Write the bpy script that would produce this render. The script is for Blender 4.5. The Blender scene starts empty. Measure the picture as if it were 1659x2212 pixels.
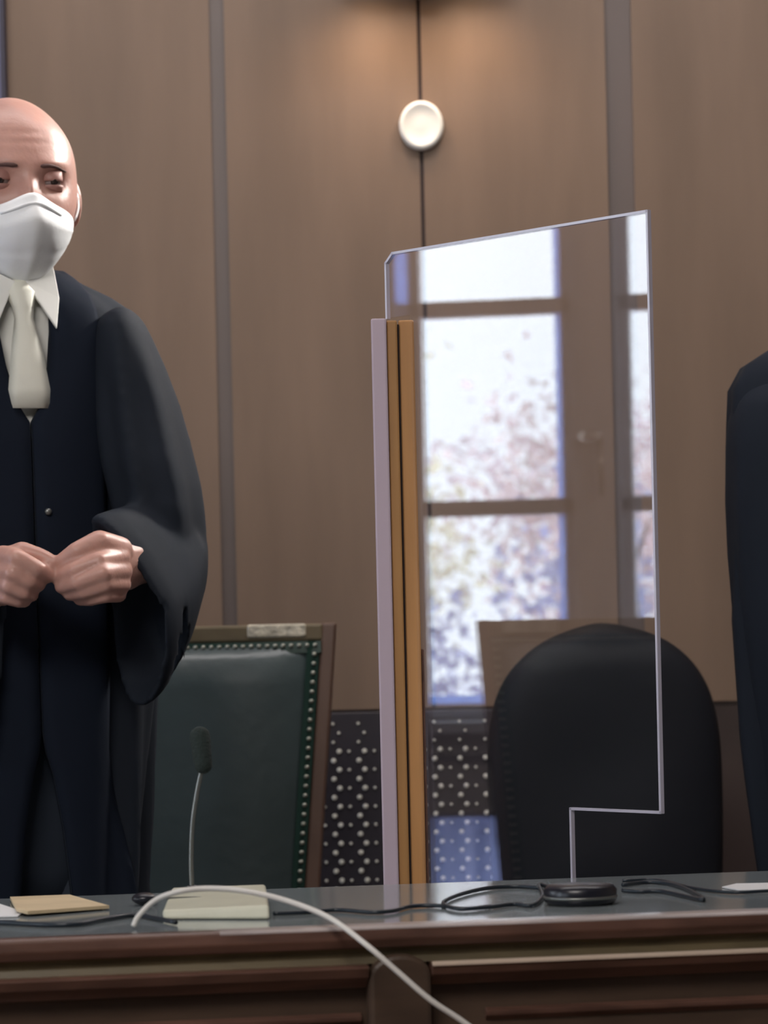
import bpy, bmesh, math, random
from mathutils import Vector, Matrix
random.seed(4)
C = bpy.context.scene.collection
PI = math.pi

# ------------------------------------------------------------------ camera, world, lights, exposure
F = 6954.0            # focal length in pixels of the 1659x2212 frame
ROLL = math.radians(1.3)
ZC = 1.15
cam_d = bpy.data.cameras.new('camera'); cam = bpy.data.objects.new('camera', cam_d); C.objects.link(cam)
ca, sa = math.cos(ROLL), math.sin(ROLL)
cam.matrix_world = Matrix(((ca, sa, 0, 0), (0, 0, -1, 0), (-sa, ca, 0, ZC), (0, 0, 0, 1)))
cam_d.sensor_fit = 'VERTICAL'; cam_d.sensor_height = 24.0
cam_d.lens = 24.0 * F / 2212.0
cam_d.shift_y = (1384 - 1106) / 2212.0
cam_d.clip_start = 0.05
cam_d.dof.use_dof = True; cam_d.dof.focus_distance = 3.45; cam_d.dof.aperture_fstop = 6.3
bpy.context.scene.camera = cam

w = bpy.data.worlds.new('world'); bpy.context.scene.world = w; w.use_nodes = True
bg = w.node_tree.nodes['Background']
bg.inputs[0].default_value = (0.84, 0.92, 1.0, 1); bg.inputs[1].default_value = 9.5

vs = bpy.context.scene.view_settings
vs.view_transform = 'Standard'; vs.look = 'None'; vs.gamma = 1.0; vs.use_curve_mapping = False; vs.exposure = 0.0

def area(name, loc, target, sx, sy, watts, col):
    d = bpy.data.lights.new(name, 'AREA'); d.shape = 'RECTANGLE'; d.size = sx; d.size_y = sy
    d.energy = watts; d.color = col
    o = bpy.data.objects.new(name, d); C.objects.link(o); o.location = loc
    o.rotation_euler = (Vector(target) - Vector(loc)).to_track_quat('-Z', 'Y').to_euler()
    return o
area('front_fill_lamp', (-0.9, 0.6, 3.32), (-0.4, 3.6, 1.0), 1.6, 1.2, 88, (1.0, 0.93, 0.88))  # unseen fill lamp added to brighten people and bench
area('wall_fill_lamp', (0.2, 4.05, 3.34), (0.2, 4.9, 1.9), 2.4, 0.35, 37, (1.0, 0.94, 0.93))  # unseen lamp added to make the wall brighter towards the top
cl_ = area('head_highlight_lamp', (1.15, 5.08, 2.75), (-0.45, 4.02, 1.7), 0.3, 0.3, 6, (1.0, 0.95, 0.9)); cl_.data.spread = math.radians(50)  # unseen floating lamp added for the highlight on the head
def portal(loc, target, sx, sy):
    o = area('window_portal', loc, target, sx, sy, 1, (1, 1, 1)); o.data.cycles.is_portal = True
for yy in (3.83, 1.6, -0.6):
    portal((-4.0, yy, 1.7), (0, yy, 1.7), 1.0, 1.55)

# ------------------------------------------------------------------ helpers
def ray(x, y):
    u = (x - 829.5) / F; v = (1384 - y) / F
    return Vector((u*ca + v*sa, 1.0, -u*sa + v*ca))
def P(x, y, D):
    r = ray(x, y) * D; return Vector((r.x, r.y, r.z + ZC))
def Pz(x, y, z):
    r = ray(x, y); t = (z - ZC) / r.z; return Vector((r.x*t, t, z))

def mat(name, col, rough=0.6, metal=0.0, noise=0.0, nscale=8.0, bump=0.0, bscale=60.0, stretch=(1,1,1), col2=None, sheen=0.0, sss=0.0, spec=0.5, coat=0.0):
    m = bpy.data.materials.new(name); m.use_nodes = True
    nt = m.node_tree; b = nt.nodes['Principled BSDF']
    b.inputs['Base Color'].default_value = (*col, 1); b.inputs['Roughness'].default_value = rough
    b.inputs['Metallic'].default_value = metal
    b.inputs['Specular IOR Level'].default_value = spec
    if sheen: b.inputs['Sheen Weight'].default_value = sheen
    if coat: b.inputs['Coat Weight'].default_value = coat; b.inputs['Coat Roughness'].default_value = 0.12
    if sss:
        b.inputs['Subsurface Weight'].default_value = sss; b.inputs['Subsurface Radius'].default_value = (0.012, 0.005, 0.003)
        b.inputs['Subsurface Scale'].default_value = 0.6
    tc = nt.nodes.new('ShaderNodeTexCoord'); mp = nt.nodes.new('ShaderNodeMapping')
    mp.inputs['Scale'].default_value = stretch
    nt.links.new(tc.outputs['Object'], mp.inputs[0])
    if noise or col2:
        n = nt.nodes.new('ShaderNodeTexNoise'); n.inputs['Scale'].default_value = nscale; n.inputs['Detail'].default_value = 5
        nt.links.new(mp.outputs[0], n.inputs['Vector'])
        r = nt.nodes.new('ShaderNodeValToRGB')
        c2 = col2 or tuple(max(0, c*(1+noise)) for c in col)
        c1 = col if col2 else tuple(c*(1-noise) for c in col)
        r.color_ramp.elements[0].position = 0.35; r.color_ramp.elements[1].position = 0.65
        r.color_ramp.elements[0].color = (*c1, 1); r.color_ramp.elements[1].color = (*c2, 1)
        nt.links.new(n.outputs['Fac'], r.inputs[0]); nt.links.new(r.outputs[0], b.inputs['Base Color'])
    if bump:
        n2 = nt.nodes.new('ShaderNodeTexNoise'); n2.inputs['Scale'].default_value = bscale; n2.inputs['Detail'].default_value = 3
        nt.links.new(mp.outputs[0], n2.inputs['Vector'])
        bp = nt.nodes.new('ShaderNodeBump'); bp.inputs['Strength'].default_value = bump; bp.inputs['Distance'].default_value = 0.004
        nt.links.new(n2.outputs['Fac'], bp.inputs['Height']); nt.links.new(bp.outputs[0], b.inputs['Normal'])
    return m

def glass(name, tint=(0.97, 0.98, 1.0), ior=1.49, gloss=(1, 1, 1)):
    m = bpy.data.materials.new(name); m.use_nodes = True; nt = m.node_tree; nt.nodes.clear()
    out = nt.nodes.new('ShaderNodeOutputMaterial'); mix = nt.nodes.new('ShaderNodeMixShader')
    tr = nt.nodes.new('ShaderNodeBsdfTransparent'); tr.inputs[0].default_value = (*tint, 1)
    gl = nt.nodes.new('ShaderNodeBsdfGlossy'); gl.inputs['Roughness'].default_value = 0.0; gl.inputs[0].default_value = (*gloss, 1)
    fr = nt.nodes.new('ShaderNodeFresnel'); g = nt.nodes.new('ShaderNodeNewGeometry')
    ma = nt.nodes.new('ShaderNodeMapRange'); ma.inputs[3].default_value = ior; ma.inputs[4].default_value = 1/ior
    nt.links.new(g.outputs['Backfacing'], ma.inputs[0]); nt.links.new(ma.outputs[0], fr.inputs['IOR'])
    nt.links.new(fr.outputs[0], mix.inputs[0]); nt.links.new(tr.outputs[0], mix.inputs[1]); nt.links.new(gl.outputs[0], mix.inputs[2])
    nt.links.new(mix.outputs[0], out.inputs[0]); return m

def emit(name, col, s):
    m = bpy.data.materials.new(name); m.use_nodes = True; nt = m.node_tree; nt.nodes.clear()
    out = nt.nodes.new('ShaderNodeOutputMaterial'); e = nt.nodes.new('ShaderNodeEmission')
    e.inputs[0].default_value = (*col, 1); e.inputs[1].default_value = s; nt.links.new(e.outputs[0], out.inputs[0]); return m

def obj(name, bm, m, parent=None, smooth=False, org=None, **props):
    """link a bmesh as one object; verts are in world space, org moves the origin; a child of an Empty is stored relative to it"""
    off = Vector(org) if org is not None else (Vector(parent['_o']) if parent is not None and '_o' in parent else Vector((0, 0, 0)))
    if off.length: bmesh.ops.translate(bm, verts=bm.verts, vec=-off)
    bmesh.ops.recalc_face_normals(bm, faces=bm.faces)
    me = bpy.data.meshes.new(name); bm.to_mesh(me); bm.free()
    for k in (m if isinstance(m, (list, tuple)) else [m]): me.materials.append(k)
    if smooth:
        for p in me.polygons: p.use_smooth = True
    o = bpy.data.objects.new(name, me); C.objects.link(o)
    if parent is not None:
        o.parent = parent
        p = parent
        while p is not None and p.type != 'EMPTY': p = p.parent
        if p is not None and parent.type != 'EMPTY': pass
    else: o.location = off
    for k, v in props.items(): o[k] = v
    return o
def thing(name, loc, label, cat, group=None):
    o = bpy.data.objects.new(name, None); C.objects.link(o); o.location = loc
    o['label'] = label; o['category'] = cat; o['_o'] = tuple(loc)
    if group: o['group'] = group
    return o
def sub(name, bm, m, part, root, smooth=False, **props):
    """a sub-part: stored relative to the thing's Empty, child of a part whose own origin is the Empty's"""
    off = Vector(root['_o']); o = obj(name, bm, m, None, smooth, org=off, **props)
    o.location = (0, 0, 0); o.parent = part; return o
def tag(o, label, cat, group=None):
    o['label'] = label; o['category'] = cat
    if group: o['group'] = group
    return o
def bevel(o, wd=0.003, seg=2):
    md = o.modifiers.new('bevel', 'BEVEL'); md.width = wd; md.segments = seg; md.limit_method = 'ANGLE'; return o
def box(bm, x0, x1, y0, y1, z0, z1, mi=0):
    vs_ = [bm.verts.new((x, y, z)) for x in (x0, x1) for y in (y0, y1) for z in (z0, z1)]
    for f in ((0,1,3,2), (4,6,7,5), (0,4,5,1), (2,3,7,6), (0,2,6,4), (1,5,7,3)):
        bm.faces.new([vs_[i] for i in f]).material_index = mi
def obox(bm, c, ax, ay, az, hx, hy, hz, mi=0):
    c = Vector(c); v = [bm.verts.new(c + ax*(sx*hx) + ay*(sy*hy) + az*(sz*hz)) for sx in (-1, 1) for sy in (-1, 1) for sz in (-1, 1)]
    for f in ((0,1,3,2), (4,6,7,5), (0,4,5,1), (2,3,7,6), (0,2,6,4), (1,5,7,3)):
        bm.faces.new([v[i] for i in f]).material_index = mi
def loft(bm, rings, cap=True, closed=True, mi=0):
    vr = [[bm.verts.new(p) for p in r] for r in rings]; n = len(rings[0])
    for a, b in zip(vr, vr[1:]):
        for i in range(n if closed else n-1):
            j = (i+1) % n; bm.faces.new((a[i], a[j], b[j], b[i])).material_index = mi
    if cap and closed:
        bm.faces.new(vr[0][::-1]).material_index = mi; bm.faces.new(vr[-1]).material_index = mi
def prism(bm, pts, a, b, mi=0):
    """extrude a closed outline pts (list of Vectors) from offset a to offset b"""
    loft(bm, [[p + a for p in pts], [p + b for p in pts]], mi=mi)
def frame_of(d):
    d = d.normalized(); u = d.cross(Vector((0, 0, 1)))
    if u.length < 1e-3: u = Vector((1, 0, 0))
    u.normalize(); return u, d.cross(u).normalized()
def tube(bm, pts, rad, n=10, cap=True, mi=0):
    pts = [Vector(p) for p in pts]; rings = []
    u = None
    for i, p in enumerate(pts):
        d = (pts[min(i+1, len(pts)-1)] - pts[max(i-1, 0)]).normalized()
        if u is None: u, v = frame_of(d)
        else:
            u = (u - d*u.dot(d)).normalized(); v = d.cross(u)
        r = rad[i] if isinstance(rad, (list, tuple)) else rad
        rings.append([p + u*(r*math.cos(t)) + v*(r*math.sin(t)) for t in [2*PI*k/n for k in range(n)]])
    loft(bm, rings, cap=cap, mi=mi)
def spline(pts, k=8):
    pts = [Vector(p) for p in pts]; out = []
    q = [pts[0]*2 - pts[1]] + pts + [pts[-1]*2 - pts[-2]]
    for i in range(1, len(q)-2):
        for s in range(k):
            t = s/k; a, b, c, d = q[i-1], q[i], q[i+1], q[i+2]
            out.append(0.5*((2*b) + (c-a)*t + (2*a-5*b+4*c-d)*t*t + (3*b-a-3*c+d)*t**3))
    out.append(pts[-1]); return out
def lathe(bm, c, prof, n=24, axis='Z', mi=0):
    """prof: list of (radius, height)"""
    c = Vector(c); rings = []
    for r, h in prof:
        r = max(r, 1e-4); ring = []
        for k in range(n):
            t = 2*PI*k/n; x, y = r*math.cos(t), r*math.sin(t)
            ring.append(c + (Vector((x, y, h)) if axis == 'Z' else Vector((x, h, y))))
        rings.append(ring)
    loft(bm, rings, mi=mi)
def ellipsoid(bm, c, r, rot=None, nu=20, nv=12):
    c = Vector(c); vs_ = []
    rings = []
    for j in range(1, nv):
        ph = PI*j/nv - PI/2
        ring = []
        for i in range(nu):
            t = 2*PI*i/nu
            p = Vector((r[0]*math.cos(ph)*math.cos(t), r[1]*math.cos(ph)*math.sin(t), r[2]*math.sin(ph)))
            if rot: p = rot @ p
            ring.append(c + p)
        rings.append(ring)
    loft(bm, rings)
def capsule(bm, a, b, ra, rb, n=14):
    a, b = Vector(a), Vector(b); d = (b-a).normalized(); u, v = frame_of(d); rings = []
    for k in range(1, 5):
        t = PI/2*k/4; rings.append((a - d*(ra*math.cos(t)), ra*math.sin(t)))
    for k in range(4, 0, -1):
        t = PI/2*k/4; rings.append((b + d*(rb*math.cos(t)), rb*math.sin(t)))
    loft(bm, [[c + u*(r*math.cos(q)) + v*(r*math.sin(q)) for q in [2*PI*i/n for i in range(n)]] for c, r in rings])
def remesh(o, vox, smooth=4):
    md = o.modifiers.new('remesh', 'REMESH'); md.mode = 'VOXEL'; md.voxel_size = vox; md.use_smooth_shade = True
    sm = o.modifiers.new('smooth', 'SMOOTH'); sm.factor = 0.5; sm.iterations = smooth
def gs(x, m, s): return math.exp(-((x-m)/s)**2)
def sstep(a, b, x):
    t = min(1, max(0, (x-a)/(b-a))); return t*t*(3-2*t)
def lerp_tab(tab, z):
    if z >= tab[0][0]: return tab[0][1:]
    for a, b in zip(tab, tab[1:]):
        if a[0] >= z >= b[0]:
            t = (a[0]-z)/(a[0]-b[0]); return tuple(p+(q-p)*t for p, q in zip(a[1:], b[1:]))
    return tab[-1][1:]

# ------------------------------------------------------------------ materials
WOODWALL = mat('veneer_wall', (0.205, 0.141, 0.100), 0.5, noise=0.10, nscale=3.0, stretch=(3, 3, 0.5), spec=0.35)
GROOVE = mat('groove_veneer', (0.135, 0.108, 0.098), 0.45, noise=0.06, nscale=2.0)
SEAM = mat('seam_dark', (0.045, 0.028, 0.024), 0.7)
DARKTRIM = mat('dark_niche', (0.045, 0.030, 0.026), 0.6, noise=0.2, nscale=6)
GRILLE = mat('grille_metal', (0.030, 0.026, 0.034), 0.5)
STUD = mat('grille_stud', (0.75, 0.74, 0.66), 0.4)
PAINT = mat('window_paint', (0.80, 0.80, 0.86), 0.4)
PLASTER = mat('plaster', (0.50, 0.46, 0.43), 0.8, noise=0.03)
CEIL = mat('ceiling_paint', (0.72, 0.70, 0.66), 0.9)
FLOORM = mat('parquet', (0.16, 0.095, 0.06), 0.4, noise=0.25, nscale=5, stretch=(1, 6, 1))
GLASSW = glass('window_glass', (0.98, 0.99, 1.0), 1.3)
ACRYL = glass('clear_acrylic', (0.985, 0.985, 1.0), 1.52)
ACEDGE = mat('acrylic_edge', (0.52, 0.50, 0.60), 0.25, spec=0.8)
OAK = mat('light_oak', (0.58, 0.30, 0.115), 0.45, noise=0.15, nscale=4, stretch=(8, 8, 0.6))
OAKD = mat('darker_oak', (0.42, 0.22, 0.08), 0.45, noise=0.15, nscale=4, stretch=(8, 8, 0.6))
LILAC = mat('lilac_white_strip', (0.55, 0.45, 0.53), 0.4)
BENCHW = mat('bench_mahogany', (0.115, 0.058, 0.042), 0.32, noise=0.3, nscale=6, stretch=(0.8, 10, 10), coat=0.4)
BENCHP = mat('bench_panel', (0.075, 0.048, 0.033), 0.4, noise=0.2, nscale=5, stretch=(0.8, 8, 8))
WORN_HILITE = mat('worn_highlight_edge', (0.62, 0.50, 0.40), 0.25, spec=.8)  # worn fillet edge, with its highlight painted in as pale colour
TOP_HILITE = mat('top_edge_highlight', (0.42, 0.37, 0.36), 0.2, noise=.45, nscale=5, stretch=(1, 1, 1), spec=.8)  # glare along the top edge put into the colour
COVE = mat('bench_cove', (0.11, 0.085, 0.045), 0.35, noise=0.25, nscale=7, stretch=(0.8, 10, 10))
LINO = mat('desk_linoleum', (0.235, 0.27, 0.285), 0.11, noise=0.08, nscale=6, spec=0.7)
LEATHER = mat('green_leather', (0.062, 0.086, 0.088), 0.36, bump=0.25, bscale=45, noise=0.12, nscale=5, spec=0.6)
LEATHEREDGE = mat('dark_green_leather', (0.012, 0.045, 0.034), 0.45)
CHAIRWOOD = mat('chair_wood', (0.135, 0.080, 0.058), 0.4, noise=0.2, nscale=8, stretch=(2, 2, 0.6))
RAILWOOD = mat('chair_rail_wood', (0.19, 0.15, 0.09), 0.4, noise=0.2, nscale=10)
NAIL = mat('chair_nail', (0.42, 0.42, 0.36), 0.35, metal=0.6)
RAIL_HILITE = mat('pale_rail_highlight', (0.62, 0.57, 0.45), 0.3, noise=0.25, nscale=60, bump=0.6, bscale=120)  # pale colour painting a glossy highlight on the chair rail
BLACK = mat('black_upholstery', (0.0085, 0.0100, 0.0150), 0.65, spec=.22, bump=0.2, bscale=30)
BLACKP = mat('black_plastic', (0.010, 0.011, 0.018), 0.3)
ROBE = mat('robe_wool', (0.0125, 0.0170, 0.0260), 0.8, spec=.18, bump=0.25, bscale=14, stretch=(1, 1, 0.25), noise=0.15, nscale=9)
VELVET = mat('robe_velvet', (0.0110, 0.0155, 0.0270), 0.85, spec=.10, bump=0.2, bscale=25)
SKIN = mat('skin', (0.56, 0.310, 0.255), 0.42, sss=0.15, noise=0.07, nscale=25, bump=0.12, bscale=160)
MASKM = mat('mask_fleece', (0.90, 0.92, 0.93), 0.8, bump=0.15, bscale=80)
SHIRT = mat('white_cotton', (0.85, 0.86, 0.82), 0.75, bump=0.2, bscale=30)
TIE = mat('ivory_tie', (0.82, 0.82, 0.72), 0.6, bump=0.3, bscale=40)
TROUS = mat('blue_grey_trousers', (0.030, 0.042, 0.065), 0.8)
BROW = mat('brow_hair', (0.13, 0.068, 0.060), 0.8)
HAIRD = mat('dark_hair', (0.03, 0.02, 0.015), 0.7, bump=0.6, bscale=120)
LID = mat('shaded_eyelid_skin', (0.40, 0.205, 0.175), 0.5)  # eye socket shade painted into the lid colour
EYEW = mat('shaded_eye_white', (0.28, 0.22, 0.21), 0.3); EYED = mat('eye_dark', (0.02, 0.012, 0.01), 0.15)  # whites darkened to paint the shade over the eyes
SHOE = mat('shoe_leather', (0.01, 0.01, 0.01), 0.3)
DISC = mat('white_disc', (0.80, 0.80, 0.75), 0.4)
CABLEW = mat('white_cable', (0.72, 0.70, 0.66), 0.4)
CABLEK = mat('dark_cable', (0.012, 0.020, 0.030), 0.35)
CREAM = mat('cream_plastic', (0.60, 0.60, 0.48), 0.35, noise=0.04, nscale=30)
KRAFT = mat('kraft_paper', (0.58, 0.46, 0.29), 0.7, noise=0.06, nscale=20)
PAPER = mat('white_paper', (0.75, 0.76, 0.78), 0.6)
STEEL = mat('grey_metal', (0.20, 0.21, 0.20), 0.35, metal=0.7)
CHROME = mat('brass_metal', (0.75, 0.70, 0.62), 0.25, metal=1.0)
ADDED_FILM = bpy.data.materials.new('added_blue_film'); ADDED_FILM.use_nodes = True; _n = ADDED_FILM.node_tree; _n.nodes.clear()  # translucent blue for strips added to look sky-lit
_o = _n.nodes.new('ShaderNodeOutputMaterial'); _t = _n.nodes.new('ShaderNodeBsdfTranslucent'); _t.inputs[0].default_value = (.56, .68, .98, 1)
_n.links.new(_t.outputs[0], _o.inputs[0])
ADDED_FROST = bpy.data.materials.new('added_frosted_blue'); ADDED_FROST.use_nodes = True; _n = ADDED_FROST.node_tree; _n.nodes.clear()  # for the pane added below the sill, lets blue daylight through
_o = _n.nodes.new('ShaderNodeOutputMaterial'); _t = _n.nodes.new('ShaderNodeBsdfTranslucent'); _w = _n.nodes.new('ShaderNodeTexNoise'); _c = _n.nodes.new('ShaderNodeTexCoord'); _m = _n.nodes.new('ShaderNodeMapping'); _r = _n.nodes.new('ShaderNodeValToRGB')
_m.inputs['Scale'].default_value = (1, 14, .6); _w.inputs['Scale'].default_value = 2.0
_r.color_ramp.elements[0].position = .3; _r.color_ramp.elements[0].color = (.36, .41, .58, 1); _r.color_ramp.elements[1].position = .7; _r.color_ramp.elements[1].color = (.62, .66, .84, 1)
_n.links.new(_c.outputs['Object'], _m.inputs[0]); _n.links.new(_m.outputs[0], _w.inputs['Vector']); _n.links.new(_w.outputs['Fac'], _r.inputs[0]); _n.links.new(_r.outputs[0], _t.inputs[0])
_n.links.new(_t.outputs[0], _o.inputs[0])
WHITETOP = mat('white_laminate', (0.82, 0.87, 0.99), 0.42, spec=1.0, noise=0.12, nscale=3, stretch=(.6, 7, 1))
RADM = mat('radiator_enamel', (0.78, 0.80, 0.95), 0.3)
BULB = emit('lit_bulb', (1.0, 0.72, 0.46), 9.0)
SHADE = mat('lamp_shade_glass', (0.80, 0.70, 0.58), 0.4)
LAMPK = mat('lamp_metal', (0.10, 0.10, 0.13), 0.4, metal=0.5)
PANELM = mat('lilac_panel', (0.17, 0.17, 0.30), 0.45, noise=0.1, nscale=3)
PANELE = mat('panel_edge', (0.030, 0.026, 0.05), 0.5)

# ------------------------------------------------------------------ room shell
YW, XL, XR, YF, ZT = 5.2, -4.0, 3.4, -2.6, 3.4
def struct(name, bm, m, **k):
    o = obj(name, bm, m, **k); o['kind'] = 'structure'; return o
bm = bmesh.new(); box(bm, XL-0.3, XR+0.3, YF-0.3, YW+0.3, -0.12, 0); struct('floor', bm, FLOORM)
bm = bmesh.new(); box(bm, XL-0.3, XR+0.3, YF-0.3, YW+0.3, ZT, ZT+0.12); struct('ceiling', bm, CEIL)
bm = bmesh.new(); box(bm, XR, XR+0.3, YF-0.3, YW+0.3, 0, ZT); struct('wall_right', bm, PLASTER)
bm = bmesh.new(); box(bm, XL-0.3, XR, YF-0.3, YF, 0, ZT); struct('wall_front', bm, PLASTER)
# back wall: veneered boards with grooves between them, dark niche below
bm = bmesh.new()
box(bm, XL-0.3, XR, YW+0.02, YW+0.3, 0, ZT, 1)
cuts = [(-3.25, .026), (-2.6, .006), (-1.94, .026), (-1.29, .006), (-0.93, .02), (-0.248, .024), (0.0785, .0065), (0.40, .043), (0.72, .0065), (1.05, .026), (1.7, .006), (2.35, .026), (3.0, .006)]
x = XL
for c, wd in cuts + [(XR, 0)]:
    box(bm, x, c - wd/2, YW, YW+0.03, 1.040, ZT, 0)
    if wd > .01: box(bm, c - wd/2, c + wd/2, YW+0.006, YW+0.03, 1.040, ZT, 1)
    elif wd: box(bm, c - wd/2, c + wd/2, YW+0.004, YW+0.03, 1.040, ZT, 2)
    x = c + wd/2
struct('wall_back', bm, [WOODWALL, GROOVE, SEAM])
bm = bmesh.new(); box(bm, XL, XR, YW+0.004, YW+0.02, 0, 1.040); struct('trim_1', bm, DARKTRIM)
# left wall: mirrored window plus two unseen windows added for side light
WIN = [(3.36, 4.30), (1.13, 2.07), (-1.07, -0.13)]; WZ0, WZ1 = 0.955, 2.47
bm = bmesh.new(); ys = YF-0.3
for y0, y1 in sorted((a, b+.045) for a, b in WIN):
    box(bm, XL-0.3, XL, ys, y0, 0, ZT)
    if y0 > 3: box(bm, XL-0.3, XL, y0, y1, 0, .12); box(bm, XL-0.3, XL, y0, y1, .735, WZ0)  # low opening added for the frosted pane
    else: box(bm, XL-0.3, XL, y0, y1, 0, WZ0)
    box(bm, XL-0.3, XL, y0, y1, WZ1, ZT); ys = y1; continue
    box(bm, XL-0.3, XL, y0, y1, 0, WZ0); box(bm, XL-0.3, XL, y0, y1, WZ1, ZT); ys = y1
box(bm, XL-0.3, XL, ys, YW+0.3, 0, ZT)
struct('wall_left', bm, PLASTER)

def build_window(idx, y0, y1):
    root = bpy.data.objects.new('window_%d' % idx, None); C.objects.link(root); root.location = (XL, (y0+y1)/2, WZ0); root['kind'] = 'structure'; root['_o'] = (XL, (y0+y1)/2, WZ0)  # numbers 2 and 3 are the unseen windows added for side light
    xf = XL - 0.04; ym = (y0+y1)/2; yb = y1-.022; y1 += .045
    bm = bmesh.new()   # outer frame
    box(bm, xf-.07, xf+.02, y0, y0+.035, WZ0, WZ1); box(bm, xf-.07, xf+.02, y1-.035, y1, WZ0, WZ1)
    box(bm, xf-.07, xf+.02, y0, y1, WZ1-.04, WZ1); box(bm, xf-.07, xf+.02, y0, y1, WZ0, WZ0+.02)
    box(bm, xf-.05, xf-.02, yb, y1-.03, 1.445, 1.48); box(bm, xf-.05, xf-.02, yb, y1-.03, 1.92, 1.96)
    box(bm, xf-.06, xf+.03, ym-.055, ym+.055, WZ0, WZ1)
    bevel(obj('window_frame', bm, PAINT, root))
    bm = bmesh.new(); box(bm, XL-.02, XL+.055, y0-.05, y1+.05, WZ0-.03, WZ0); bevel(obj('window_sill', bm, PAINT, root), .006)
    for s, (a, b) in enumerate(((y0+.035, ym-.055), (ym+.055, yb))):
        bm = bmesh.new()
        box(bm, xf-.05, xf, a, a+.028, WZ0+.02, WZ1-.04); box(bm, xf-.05, xf, b-.028, b, WZ0+.02, WZ1-.04)
        box(bm, xf-.05, xf, a, b, WZ0+.02, WZ0+.04)
        for z in (1.462, 1.940, 2.415): box(bm, xf-.05, xf, a, b, z-.019, z+.019)
        sash = bevel(obj('sash', bm, PAINT, root))
        bm = bmesh.new(); box(bm, xf-.03, xf-.026, a+.01, b-.01, WZ0+.03, WZ1-.05)
        sub('pane', bm, GLASSW, sash, root)
    bm = bmesh.new()
    for a, b, c_, d_ in ((ym+.042, ym+.098, WZ0+.04, WZ1-.04), (yb-.002, y1-.034, WZ0+.02, WZ1-.04), (ym+.055, yb, WZ0+.038, WZ0+.060)):
        box(bm, xf-.024, xf-.022, a, b, c_, d_)
    obj('added_blue_edging', bm, ADDED_FILM, root)  # added strips glowing blue like sky-lit window reveals
    bm = bmesh.new()
    lathe(bm, (xf+.05, ym+.01, 1.62), [(.012, -.016), (.024, -.008), (.026, 0), (.024, .008), (.012, .016)], 16)
    box(bm, xf+.03, xf+.06, ym+.002, ym+.018, 1.612, 1.628)
    box(bm, xf+.05, xf+.062, ym-.02, ym-.008, 1.48, 1.62)
    obj('window_handle', bm, CHROME, root, True)
    if idx == 1:      # frosted pane added under the window for blue glow and glare
        bm = bmesh.new(); zz0, zz1 = .12, .735
        for a, b in ((y0, y0+.03), (ym-.02, ym+.02), (y1-.03, y1)): box(bm, xf-.05, xf, a, b, zz0, zz1)
        box(bm, xf-.05, xf, y0, y1, zz0, zz0+.03); box(bm, xf-.05, xf, y0, y1, zz1-.012, zz1)
        lf = bevel(obj('added_lower_frame', bm, PAINT, root)); bm = bmesh.new(); box(bm, xf-.03, xf-.027, y0+.01, y1-.01, zz0+.01, zz1-.004)
        sub('added_frosted_pane', bm, ADDED_FROST, lf, root)
for i, (y0, y1) in enumerate(WIN): build_window(i+1, y0, y1)

bm = bmesh.new(); box(bm, XL, XL+.018, 3.0, 5.1, .862, .875); struct('trim_2', bm, DARKTRIM)

# ------------------------------------------------------------------ garden outside the left window
bm = bmesh.new(); box(bm, -60, XL-.3, -40, 60, -.9, -.6)
GRND = mat('garden_ground', (0.60, 0.57, 0.64), 0.9, noise=0.35, nscale=1.2)
struct('ground', bm, GRND)
TR = mat('bark', (0.12, 0.10, 0.11), 0.9)
def shrub(loc, h, rad, nleaf, col, label, seed, trunk=False, leaf=.07):
    rnd = random.Random(seed)
    root = thing('tree' if trunk else 'garden_shrub', loc, label, 'tree' if trunk else 'shrub', 'garden plants outside the window')
    L = Vector(loc); bm = bmesh.new()
    if trunk: tube(bm, [L, L+Vector((.03, .05, h*.4)), L+Vector((0, -.03, h*.62)), L+Vector((.1, .1, h*.9))], [.09, .07, .06, .02])
    for k in range(9):
        a = rnd.uniform(0, 2*PI); b0 = L + Vector((0, 0, h*(.35 if trunk else .0)+rnd.uniform(0, .2)*h))
        e = L + Vector((math.cos(a)*rad*.8, math.sin(a)*rad*.8, h*rnd.uniform(.6, .95)))
        tube(bm, [b0, (b0+e)/2 + Vector((0, 0, .1)), e], [.03, .02, .008], 6)
    obj('trunk' if trunk else 'stem', bm, TR, root)
    bm = bmesh.new(); m = mat(label[:30], col, 0.8, noise=0.3, nscale=2.5)
    cl = [(rnd.gauss(0, .45), rnd.gauss(0, .45), rnd.uniform(-.9, .9)) for _ in range(14)]
    for k in range(nleaf):
        c0 = rnd.choice(cl); q = Vector((c0[0]+rnd.gauss(0, .22), c0[1]+rnd.gauss(0, .22), c0[2]+rnd.gauss(0, .16)))
        zc_ = h*(.75 if trunk else .5); p = L + Vector((q.x*rad, q.y*rad, zc_ + q.z*h*(.25 if trunk else .5)))
        if p.z < -.58: continue
        r = Matrix.Rotation(rnd.uniform(0, 6.3), 3, Vector((rnd.gauss(0, 1), rnd.gauss(0, 1), rnd.gauss(0, 1))).normalized())
        s = leaf*rnd.uniform(.6, 1.5)
        bm.faces.new([bm.verts.new(p + r @ Vector(v)*s) for v in ((-.5, 0, 0), (0, -.35, .06), (.6, 0, 0), (0, .35, .06))])
    obj('foliage', bm, m, root)
shrub((-9.0, 4.9, -.6), 2.35, .9, 6000, (.60, .62, .84), 'mauve grey shrub outside the window, nearest the glass', 1, leaf=.055)
shrub((-11.2, 4.3, -.6), 2.7, .7, 4500, (.94, .80, .80), 'peach coloured shrub outside the window', 2, leaf=.055)
shrub((-10.6, 3.3, -.6), 2.5, .8, 4200, (.92, .82, .80), 'tan leaved shrub outside the window', 3, leaf=.055)
shrub((-12.9, 6.3, -.6), 3.5, .9, 2600, (.94, .90, .72), 'pale yellow tree with a bare trunk outside the window', 4, True, .07)
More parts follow.
